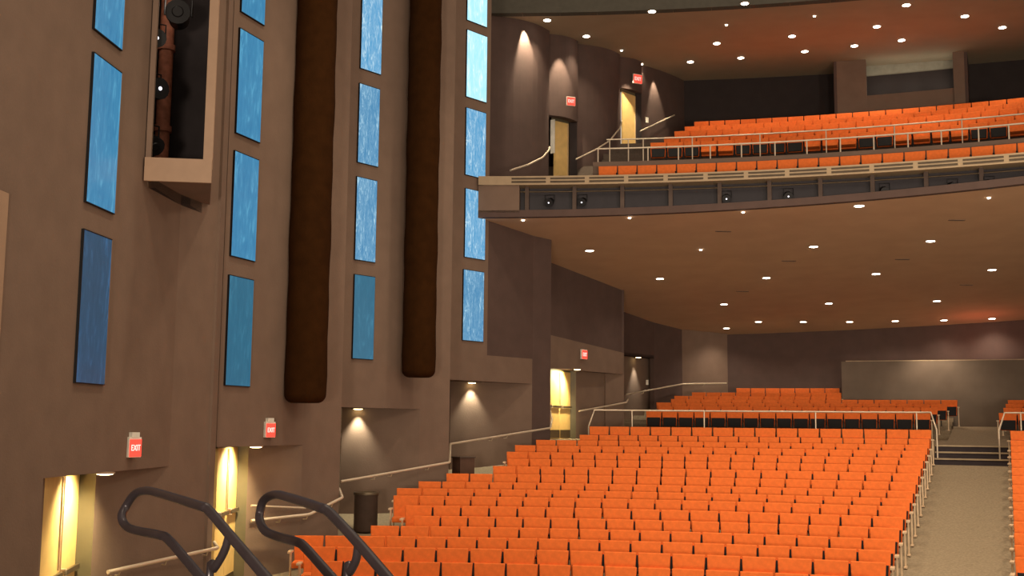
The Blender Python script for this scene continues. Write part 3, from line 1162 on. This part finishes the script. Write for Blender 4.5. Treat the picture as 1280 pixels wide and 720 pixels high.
def arc_rail(name, r, x0, x1, z, zfoot, xs, label, grp, ends=(), rad=0.022, n=40):
    b0, b1 = bearing(at_r(x0, 500, r)), (bearing(at_r(x1, 500, r)) if x1 else be1 - 0.02)
    pts = [pol(r, b0 + (b1 - b0) * i / n, z) for i in range(n + 1)]
    pre = []; post = []
    if 'L' in ends: pre = [pol(r - 0.35, b0 - 0.004, z - 0.45)]
    if 'R' in ends: post = [pol(r - 0.35, b1 + 0.004, z - 0.45)]
    base = pol(r, (b0 + b1) / 2, zfoot)
    t = empty(name, base, label, 'railing', grp)
    b = MB(); b.tube(pre + pts + post, rad, M_STEEL, 8); part('rail', b, t)
    for x in xs:
        p = at_r(x, 500, r); p.z = zfoot
        if b0 - 0.01 <= bearing(p) <= b1 + 0.01 or True:
            b = MB(); b.tube([p, Vector((p.x, p.y, z))], rad * 0.85, M_STEEL, 8); part('post', b, t)
    if 'L' in ends:
        q = pre[0]; b = MB(); b.tube([Vector((q.x, q.y, floor_z(q.x, q.y))), q], rad * 0.9, M_STEEL, 8); part('post', b, t)
    if 'R' in ends:
        q = post[0]; b = MB(); b.tube([Vector((q.x, q.y, floor_z(q.x, q.y))), q], rad * 0.9, M_STEEL, 8); part('post', b, t)
    return t


zr = (at_r(743, 514, 34.75).z + at_r(1163, 514, 34.75).z) / 2
arc_rail('guard_rail', 34.75, 743, 1163, zr, CROSS, [790, 880, 1019, 1145], 'long steel guard rail at the cross aisle in front of the rear seats', 'steel railings at the cross aisle', 'LR')
arc_rail('guard_rail', 34.75, 1255, None, zr, CROSS, [1275, 1340], 'steel guard rail at the cross aisle on the far side of the carpeted aisle', 'steel railings at the cross aisle', 'L')
bz = (at_r(748, 188, 34.4).z + at_r(1270, 153, 34.4).z) / 2
xs = [745, 750, 805, 811, 843, 892, 931, 974, 1015, 1058, 1101, 1145, 1200, 1236, 1275]
arc_rail('guard_rail', 34.4, 745, None, bz, H(7.3), [747, 811, 850, 891, 931, 974, 1015, 1058, 1101, 1145, 1188, 1236, 1275],
         'steel guard rail on the low wall behind the front balcony row', 'steel railings on the balcony', rad=0.024)
bz2 = (at_r(775, 179.5, 37.9).z + at_r(1200, 144, 37.9).z) / 2
arc_rail('guard_rail', 37.9, 758, None, bz2, H(7.0), [762, 786, 805, 868, 955, 1040, 1128, 1215], 'higher steel rail before the upper balcony seats', 'steel railings on the balcony', 'L' if False else '', rad=0.022)

# foreground stage stair handrails


def stair_rail(upper, lower, post, label):
    t = empty('stair_handrail', upper[-1], label, 'handrail', 'black tubular stage stair handrails')
    path = smooth_path(list(reversed(upper)) + lower, 5)
    b = MB(); b.tube(path, 0.027, M_RAILB, 14); part('tube', b, t)
    b = MB(); b.tube(smooth_path(post, 4), 0.022, M_RAILB, 12); part('post', b, t)
    return t


def dz_(p, d=0.0):
    return p


def ext(p, q, L):
    d = (q - p).normalized(); return q + d * L


u1 = [at(158, 632, 7.55), at(168, 618, 7.5), at(181, 613.5, 7.4), at(200, 617, 7.15), at(250, 632.5, 6.45), at(261, 638, 6.35), at(290, 672, 6.1), at(332, 721, 5.75)]
u1.append(ext(u1[-2], u1[-1], 0.9))
l1 = [at(152, 645, 7.5), at(157, 657, 7.45), at(170, 663, 7.3), at(200, 669, 6.95), at(212, 676, 6.85), at(248, 718, 6.5)]
l1.append(ext(l1[-2], l1[-1], 0.9))
q1_ = [at(286, 671, 6.12), at(280, 690, 6.15), at(268, 711, 6.2), at(262, 722, 6.25)]
q1_.append(Vector((q1_[-1].x, q1_[-1].y, E - 1.45 - 0.3)))
stair_rail(u1, l1, q1_, 'black tubular handrail with looped end, closer to first exit door')
u2 = [at(325, 640, 7.3), at(330, 625, 7.25), at(343, 618.5, 7.15), at(360, 621.5, 6.9), at(400, 634.5, 6.3), at(412, 641, 6.2), at(447, 678, 5.9), at(484, 721, 5.6)]
u2.append(ext(u2[-2], u2[-1], 0.9))
l2 = [at(325, 652, 7.25), at(332, 664, 7.15), at(348, 671, 7.0), at(371, 677.5, 6.7), at(382, 685, 6.6), at(415, 722, 6.3)]
l2.append(ext(l2[-2], l2[-1], 0.9))
q2_ = [at(448, 681, 5.92), at(445, 700, 5.95), at(438, 715, 6.0), at(434, 724, 6.05)]
q2_.append(Vector((q2_[-1].x, q2_[-1].y, E - 1.45 - 0.3)))
stair_rail(u2, l2, q2_, 'black tubular handrail with looped end, overlapping the orange seats')
# the stage edge and steps they stand on (below the picture)
sg = MB()
sg.prism([(-4.6, 7.2), (-1.0, 7.2), (-1.0, 9.0), (-4.6, 9.0)], 0, E - 1.45, M_CARPETD)
for i in range(6):
    z = E - 1.45 - 0.17 * (i + 1)
    sg.prism([(-3.2 + 0.1 * i, 6.9 - 0.3 * i), (-0.6 + 0.1 * i, 6.9 - 0.3 * i), (-0.6 + 0.1 * i, 7.2 - 0.3 * i), (-3.2 + 0.1 * i, 7.2 - 0.3 * i)], 0, z, M_CARPETD)
struct('floor_stage_steps', sg)

# ------------------------------------------------------------------ bins, switches
pB1 = at(457, 649, 24.1); z = floor_z(pB1.x, pB1.y)
t = empty('waste_bin', (pB1.x, pB1.y, z), 'round dark waste bin with tray top in the spotlit alcove', 'bin', None)
b = MB(); b.lathe((0, 0, 0), [(0.23, 0), (0.245, 0.03), (0.245, 0.74), (0.255, 0.75)], M_BIN, 22); b.build('body', t)
b = MB(); b.lathe((0, 0, 0.75), [(0.265, 0), (0.265, 0.05), (0.22, 0.055), (0.21, 0.03), (0.02, 0.03)], M_KICK, 22); b.build('tray', t)
pB2 = at(579, 597, 28.2); z = floor_z(pB2.x, pB2.y)
t = empty('waste_bin', (pB2.x, pB2.y, z), 'square dark wooden bin against the wall by the stepped handrail', 'bin', None, rz=0.55)
b = MB(); b.box((0, 0, 0.35), (0.4, 0.4, 0.70), M_BIN2); b.build('body', t, bevel=0.01)
b = MB(); b.box((0, 0, 0.715), (0.44, 0.44, 0.03), M_BIN); b.build('lid', t, bevel=0.006)
for (x, y, Y, lab) in ((809, 478, 43.0, 'small pale wall switch plate beyond the wall light under the balcony'), (777, 522, 38.2, 'small pale socket plate low by the cross aisle rail'),
                       (809, 150, 40.0, 'small lit wall plate beside the upper balcony door')):
    b = MB(); b.box((0, 0, 0), (0.10, 0.03, 0.18), M_WHITE)
    o = b.build('switch_plate'); o.location = at(x, y, Y - 0.35); o.rotation_euler.z = 0.6
    tag(o, lab, 'switch plate')

# ------------------------------------------------------------------ stage lights


M_GLINT = mat('lens with a glint', (235, 235, 240), 0.1, emit=(240, 240, 255), estr=1.5)  # glint painted in as a small glowing spot on the lens


def stage_light(p, aim, label, s=1.0, group=None, lens=M_BLACK):
    t = empty('stage_light', p, label, 'stage light', group)
    a = Vector(aim).normalized()
    b = MB(); b.lathe((0, 0, 0), [(0.07 * s, -0.2 * s), (0.1 * s, -0.18 * s), (0.1 * s, 0.1 * s), (0.12 * s, 0.12 * s), (0.12 * s, 0.18 * s)], M_BLACK, 14, a); b.build('body', t)
    b = MB(); rl = 0.03 if lens is M_GLINT else 0.08; b.lathe(a * 0.16 * s, [(rl * s, 0), (rl * 0.6 * s, 0.03 * s)], lens, 12, a); b.build('lens', t)
    sd = a.cross(Vector((0, 0, 1))).normalized() * 0.13 * s
    b = MB(); b.tube([sd, sd + Vector((0, 0, 0.2 * s)), -sd + Vector((0, 0, 0.2 * s)), -sd], 0.012 * s, M_BLACK, 6); b.build('yoke', t)
    return t


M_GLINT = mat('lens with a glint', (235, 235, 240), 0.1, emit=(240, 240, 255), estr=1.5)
pr = MB()
bs = bsolid + 0.01
pts = [pol(RF + 0.22, bs + (be1 - bs) * i / 50) for i in range(51)]
for p in pts: p.z = H(6.02)
pr.tube(pts, 0.02, M_KICK, 6)
tag(pr.build('lighting_pipe'), 'long thin lighting pipe in the dark slot of the balcony front', 'lighting pipe')
NL = [(687, 252), (728, 252), (908, 234), (985, 229), (1105, 221), (1190, 220), (1236, 218)]
for k, (x, y) in enumerate(NL):
    p = at_r(x, y, RF + 0.22)
    p.z = H(5.75)
    stage_light(p, (-0.2, -1, -0.35), 'small black stage light in the balcony front, %s from its wall end' % WORDS[k], 0.9, 'stage lights along the balcony front', M_GLINT)
# in the lighting slot
pc = at(206, 100, 17.4)
b = MB(); zb0, zt0 = slot_z0 + 0.02, TOP - 0.3
b.tube([(0, 0, zb0 - slot_z0), (0, 0, zt0 - slot_z0)], 0.11, M_PIPE, 14)
for i in range(5):
    b.lathe((0, 0, 0.9 + i * 1.3), [(0.14, 0), (0.14, 0.09)], M_PIPE, 14)
o = b.build('standpipe'); o.location = (pc.x, pc.y, slot_z0)
tag(o, 'rusty brown vertical pipe inside the tall lighting slot', 'pipe')
b = MB(); b.tube([(0, 0, 0.02), (0, 0, zt0 - slot_z0)], 0.03, M_BLACK, 8)
o = b.build('light_pole'); pp = at(191, 100, 16.75); o.location = (pp.x, pp.y, slot_z0)
tag(o, 'thin black light pole standing in the tall lighting slot', 'pole')
for (x, y, Y, aim, lab, s, ln) in ((223, 20, 16.5, (0.25, -1, -0.1), 'round black spotlight with a glinting lens high in the lighting slot', 1.5, M_BLACK),
                                   (188, 112, 16.2, (0.8, -0.6, -0.1), 'dark boxy spotlight with a pale lens halfway down the lighting slot', 1.3, M_GLINT),
                                   (194, 48, 16.1, (0.5, -1, -0.3), 'small black spotlight beside the pipe high in the lighting slot', 1.1, M_GLINT),
                                   (186, 176, 16.25, (0.7, -0.6, -0.6), 'dim black spotlight low in the lighting slot', 1.2, M_BLACK)):
    stage_light(at(x, y, Y), aim, lab, s, 'spotlights in the wall slot', ln)

# ------------------------------------------------------------------ seats


def shaped_box(w0, w1, d, h, m, z0=0.0):
    """box centred on x, width w0 at foot and w1 at head, front at y=-d/2"""
    vs = [(-w0 / 2, -d / 2, z0), (w0 / 2, -d / 2, z0), (w0 / 2, d / 2, z0), (-w0 / 2, d / 2, z0),
          (-w1 / 2, -d / 2, z0 + h), (w1 / 2, -d / 2, z0 + h), (w1 / 2, d / 2, z0 + h), (-w1 / 2, d / 2, z0 + h)]
    return vs, [(3, 2, 1, 0), (4, 5, 6, 7), (0, 1, 5, 4), (1, 2, 6, 5), (2, 3, 7, 6), (3, 0, 4, 7)]


def xf(vs, M):
    return [M @ Vector(v) for v in vs]


def proto_meshes():
    P = {}

    def mk(name, mb, bevel):
        o = mb.build(name, bevel=bevel)
        me = o.data; bpy.data.objects.remove(o)
        P[name] = me
    recl = Matrix.Translation((0, 0.12, 0.36)) @ Matrix.Rotation(math.radians(-12), 4, 'X')
    b = MB()
    vs, fs = shaped_box(0.455, 0.512, 0.07, 0.52, M_ORANGE); b.add(xf(vs, recl), fs, M_ORANGE)
    mk('backrest', b, 0.018)
    b = MB()
    vs, fs = shaped_box(0.46, 0.48, 0.02, 0.50, M_SEATBLK); b.add(xf(vs, recl @ Matrix.Translation((0, 0.05, 0.0))), fs, M_SEATRED)
    mk('back_shell', b, 0.0)
    tip = Matrix.Translation((0, 0.06, 0.34)) @ Matrix.Rotation(math.radians(-14), 4, 'X')
    b = MB()
    vs, fs = shaped_box(0.40, 0.43, 0.025, 0.30, M_SEATBLK); b.add(xf(vs, tip @ Matrix.Translation((0, -0.06, 0))), fs, M_SEATBLK)
    vs, fs = shaped_box(0.41, 0.44, 0.07, 0.31, M_ORANGE); b.add(xf(vs, tip @ Matrix.Translation((0, -0.012, 0))), fs, M_ORANGE)
    mk('seat', b, 0.008)
    b = MB()
    vs, fs = shaped_box(0.44, 0.44, 0.42, 0.10, M_ORANGE); b.add(xf(vs, Matrix.Translation((0, -0.16, 0.38))), fs, M_ORANGE)
    mk('seat_down', b, 0.02)
    b = MB()
    b.box((0.265, -0.02, 0.585), (0.045, 0.32, 0.03), M_SEATBLK)
    b.box((0.265, 0.08, 0.30), (0.03, 0.06, 0.58), M_BLACK)
    b.box((0.265, 0.05, 0.012), (0.05, 0.26, 0.024), M_BLACK)
    mk('armrest', b, 0.0)
    for nm, sx in (('end_panel', 1), ('end_panel_l', -1)):
        b = MB()
        b.box((sx * 0.282, 0.0, 0.31), (0.03, 0.10, 0.60), M_ARM)
        b.box((sx * 0.282, -0.03, 0.625), (0.07, 0.30, 0.035), M_ARM)
        b.box((sx * 0.282, 0.0, 0.015), (0.06, 0.22, 0.03), M_ARM)
        mk(nm, b, 0.006)
    return P


PM = proto_meshes()
seats = []     # (pos, rz, [parts], projected size, label, group)


def proj(p):
    v = Rm.transposed() @ (Vector(p) - CAM)
    if v.z >= -0.1: return None
    return 640 + FPX * v.x / -v.z, 360 - FPX * v.y / -v.z, -v.z


def add_seat(r, b, z, parts, label, group, clear=True):
    p = pol(r, b, z)
    q = proj(p + Vector((0, 0, 0.7)))
    if q is None or q[0] < -10 or q[0] > 1292 or q[1] > 800 or q[1] < -20: return
    seats.append([p, -b, parts, q[2], label, group, SW / 0.53])


LEFTX = [741, 731, 674, 651, 626, 627, 618, 567, 526, 505, 503, 495, 503, 468, 377, 375, 366, 332, 325]
SWS = [0.545, 0.512, 0.53, 0.542, 0.535, 0.515, 0.546, 0.525, 0.51, 0.54, 0.522, 0.546, 0.513, 0.535, 0.525, 0.55, 0.515, 0.54, 0.52]
for k in range(19):
    SW = SWS[k]
    r = row_r[k]; z = row_top[k] - BACKH
    g = 'orange seats in the main block below the cross aisle'
    bend = AX - math.asin((HW + 0.03) / r)
    i = 0
    while True:
        b = bend - (i + 0.5) * SW / r
        ptop = pol(r, b - 0.5 * SW / r, row_top[k]); q = proj(ptop)
        if q[0] < LEFTX[k] - 14: break
        q2 = proj(pol(r, b - 1.5 * SW / r, row_top[k]))
        last = q2[0] < LEFTX[k] - 14
        ps = ['backrest', 'back_shell', 'seat', 'armrest']
        if i == 0: ps[3] = 'end_panel'
        if last: ps.append('end_panel_l')
        if last and k > 1: ps[2] = 'seat_down'
        add_seat(r, b, z, ps, 'orange seat, %s from the aisle, in the %s row below the guard rail' % (WORDS[i], WORDS[k]), g)
        i += 1
        if i > 25: break
    bst = AX + math.asin((HW + 0.03) / r)
    for i in range(5):
        b = bst + (i + 0.5) * SW / r
        ps = ['backrest', 'back_shell', 'seat', 'armrest']
        if i == 0: ps.append('end_panel_l')
        add_seat(r, b, z, ps, 'orange seat across the aisle, %s in from it, in %s row below the guard rail' % (WORDS[i], WORDS[k]), 'orange seats across the carpeted aisle')
SW = 0.53
REAR_L = [803, 822, 828, 838, 850, 872, 912]
REAR_R = [1163, 1172, 1184, 1197, 1052, 1052, 1050]
for j in range(7):
    r = rear_r[j]; z = rear_top[j] - BACKH
    be = bearing(at_r(REAR_R[j], 500, r)); bs_ = bearing(at_r(REAR_L[j], 500, r))
    n = int(round((be - bs_) * r / SW))
    for i in range(n):
        b = be - (i + 0.5) * SW / r
        ps = ['backrest', 'back_shell', 'seat', 'armrest']
        if i == 0: ps[3] = 'end_panel'
        add_seat(r, b, z, ps, 'orange seat, %s from the aisle, in %s row behind the guard rail' % (WORDS[i], WORDS[j]), 'orange seats behind the cross aisle')
    if j < 4:
        bst = bearing(at_r(1247 + 3 * j + (3 if j else 0), 500, r))
        for i in range(4):
            ps = ['backrest', 'back_shell', 'seat', 'armrest']
            if i == 0: ps.append('end_panel_l')
            add_seat(r, bst + (i + 0.5) * SW / r, z, ps, 'orange seat across the aisle, %s in from it, %s row behind the guard rail' % (WORDS[i], WORDS[j]), 'orange seats behind the cross aisle')
# balcony
r = 33.6; zt_ = (at_r(800, 208.5, r).z + at_r(1270, 173, r).z) / 2
b = bearing(at_r(747, 205, r)); i = 0
while b < be1:
    add_seat(r, b + 0.5 * SW / r, zt_ - BACKH, ['backrest', 'back_shell', 'armrest'], 'orange seat top behind the balcony fascia, %s from the side wall' % WORDS[min(i, 25)], 'orange seats in the front balcony row')
    b += SW / r; i += 1
BL = [812, 829, 842, 855, 867]
for j in range(5):
    r = bal_r[j]; z = bal_top[j] - BACKH
    b = bearing(at_r(BL[j], 160, r)); i = 0
    while b < be1:
        pc_ = pol(r, b, z + 0.5); qx = proj(pc_)[0]
        down = (868 < qx < 915) or (1000 < qx < 1068) or (1116 < qx < 1188) or qx > 1236
        ps = ['backrest', 'back_shell', 'seat_down' if (j or down) else 'seat', 'armrest']
        add_seat(r, b + 0.5 * SW / r, z, ps, 'orange balcony seat, %s from the side wall, in %s row of the upper block' % (WORDS[min(i, 25)], WORDS[j]), 'orange seats in the upper balcony block')
        b += SW / r; i += 1

seats.sort(key=lambda s: s[3])
near, far = seats[:300], seats[300:]
NM = {'end_panel_l': 'end_panel', 'seat_down': 'seat'}
tmpl = {}
for (p, rz, parts, d, label, group, sx) in near:
    root = bpy.data.objects.new('theatre_seat', None)
    COL.objects.link(root)
    root.empty_display_size = 0.2
    root.location = p; root.rotation_euler = (0, 0, rz); root.scale = (sx, 1, 1)
    tag(root, label, 'seat', group)
    for pn in parts:
        if pn not in tmpl:
            c = bpy.data.objects.new(NM.get(pn, pn), PM[pn]); tmpl[pn] = c
        else:
            c = tmpl[pn].copy()
        c.parent = root if pn != 'back_shell' else last_back
        if pn == 'backrest': last_back = c
        COL.objects.link(c)
        if pn == 'back_shell': c['label'] = 'dark red rear shell'
        if pn.startswith('end_panel'): c['label'] = 'beige metal end standard'
fm = MB()
cache = {}
for pn, me in PM.items():
    cache[pn] = ([v.co.copy() for v in me.vertices], [tuple(f.vertices) for f in me.polygons], [me.materials[f.material_index] for f in me.polygons])
for (p, rz, parts, d, label, group, sx) in far:
    Mx = Matrix.Translation(p) @ Matrix.Rotation(rz, 4, 'Z') @ Matrix.Diagonal((sx, 1, 1, 1))
    for pn in parts:
        vs, fs, ms = cache[pn]
        o = len(fm.v)
        fm.v += [tuple(Mx @ v) for v in vs]
        for f, m in zip(fs, ms):
            fm.f.append(tuple(o + i for i in f)); fm.mi.append(fm._m(m)); fm.smooth.append(False)
fo = fm.build('theatre_seats')
tag(fo, 'distant orange theatre seats in the rear rows and up on the balcony', 'seats', None, 'stuff')
print('SEATS near', len(near), 'far', len(far), 'cut', near[-1][4])

# ------------------------------------------------------------------ light
wd = bpy.data.worlds.new('world'); sc.world = wd; wd.use_nodes = True
bg = wd.node_tree.nodes['Background']
bg.inputs['Color'].default_value = (1.0, 0.80, 0.62, 1)
bg.inputs['Strength'].default_value = 0.6

# house lights high over the main block (above the picture)
for (x, y) in ((-1, 10), (5, 10), (11, 12), (-1, 17), (5, 17), (11, 18), (2, 23), (8, 23), (13, 22)):
    spot((x, y, E + 13.5), (x + 0.6, y + 2, 0), 1700, 80, 0.7, (1, 0.82, 0.6), 0.4, 'house_light')
# stage wash towards the side wall
spot((8, 4, E + 9), (-4.5, 16, E + 1.0), 1500, 85, 0.9, (1, 0.80, 0.62), 0.6, 'house_light')
spot((9, 8, E + 10), (-1.5, 25, E + 3.0), 900, 70, 0.9, (1, 0.78, 0.62), 0.6, 'house_light')
# added fill spots, unseen near the stage, to brighten the ceilings over the audience
for (x, y) in ((-3, -4), (4, -4), (11, -2)):
    spot((x, y, E - 0.8), (x * 0.6 + 4, 36, E + 9), 6800, 50, 0.9, (1, 0.84, 0.68), 0.8, 'ceiling_fill')
# reddish lamp over the booth
pr_ = pol(47.3, bearing(at_r(1225, 420, 47.3)), E + 2.9)
dl = bpy.data.lights.new('booth_red_lamp', 'POINT'); dl.energy = 28; dl.color = (1, 0.22, 0.12); dl.shadow_soft_size = 0.2
ol = bpy.data.objects.new('booth_red_lamp', dl); COL.objects.link(ol); ol.location = pr_
# fill light added inside the wall slot so the pipe shows
dw = bpy.data.lights.new('slot_fill', 'POINT'); dw.energy = 16; dw.color = (1, 0.85, 0.7); dw.shadow_soft_size = 0.15
ow = bpy.data.objects.new('slot_fill', dw); COL.objects.link(ow); ow.location = at(212, -10, 16.3)
# booth wall light
pw_ = pol(RB - 1.0, bearing(at_r(1165, 480, RB)), E + 3.4)
spot(pw_, pol(RB, bearing(at_r(1175, 480, RB)), E + 0.6), 200, 110, 0.9, (1, 0.8, 0.6), 0.1)
# lamp inside the projection booth
for f_ in (0.15, 0.5, 0.85):
    ld = bpy.data.lights.new('booth_lamp', 'POINT'); ld.energy = 7; ld.color = (1, 0.95, 0.8); ld.shadow_soft_size = 0.2
    lo = bpy.data.objects.new('booth_lamp', ld); COL.objects.link(lo); lo.location = pol(RP + 0.35, bbx + (bcx - bbx) * f_, H(12.0))

sc.view_settings.view_transform = 'Standard'
sc.view_settings.look = 'None'
sc.view_settings.gamma = 1
sc.view_settings.use_curve_mapping = False
sc.view_settings.exposure = 0.0
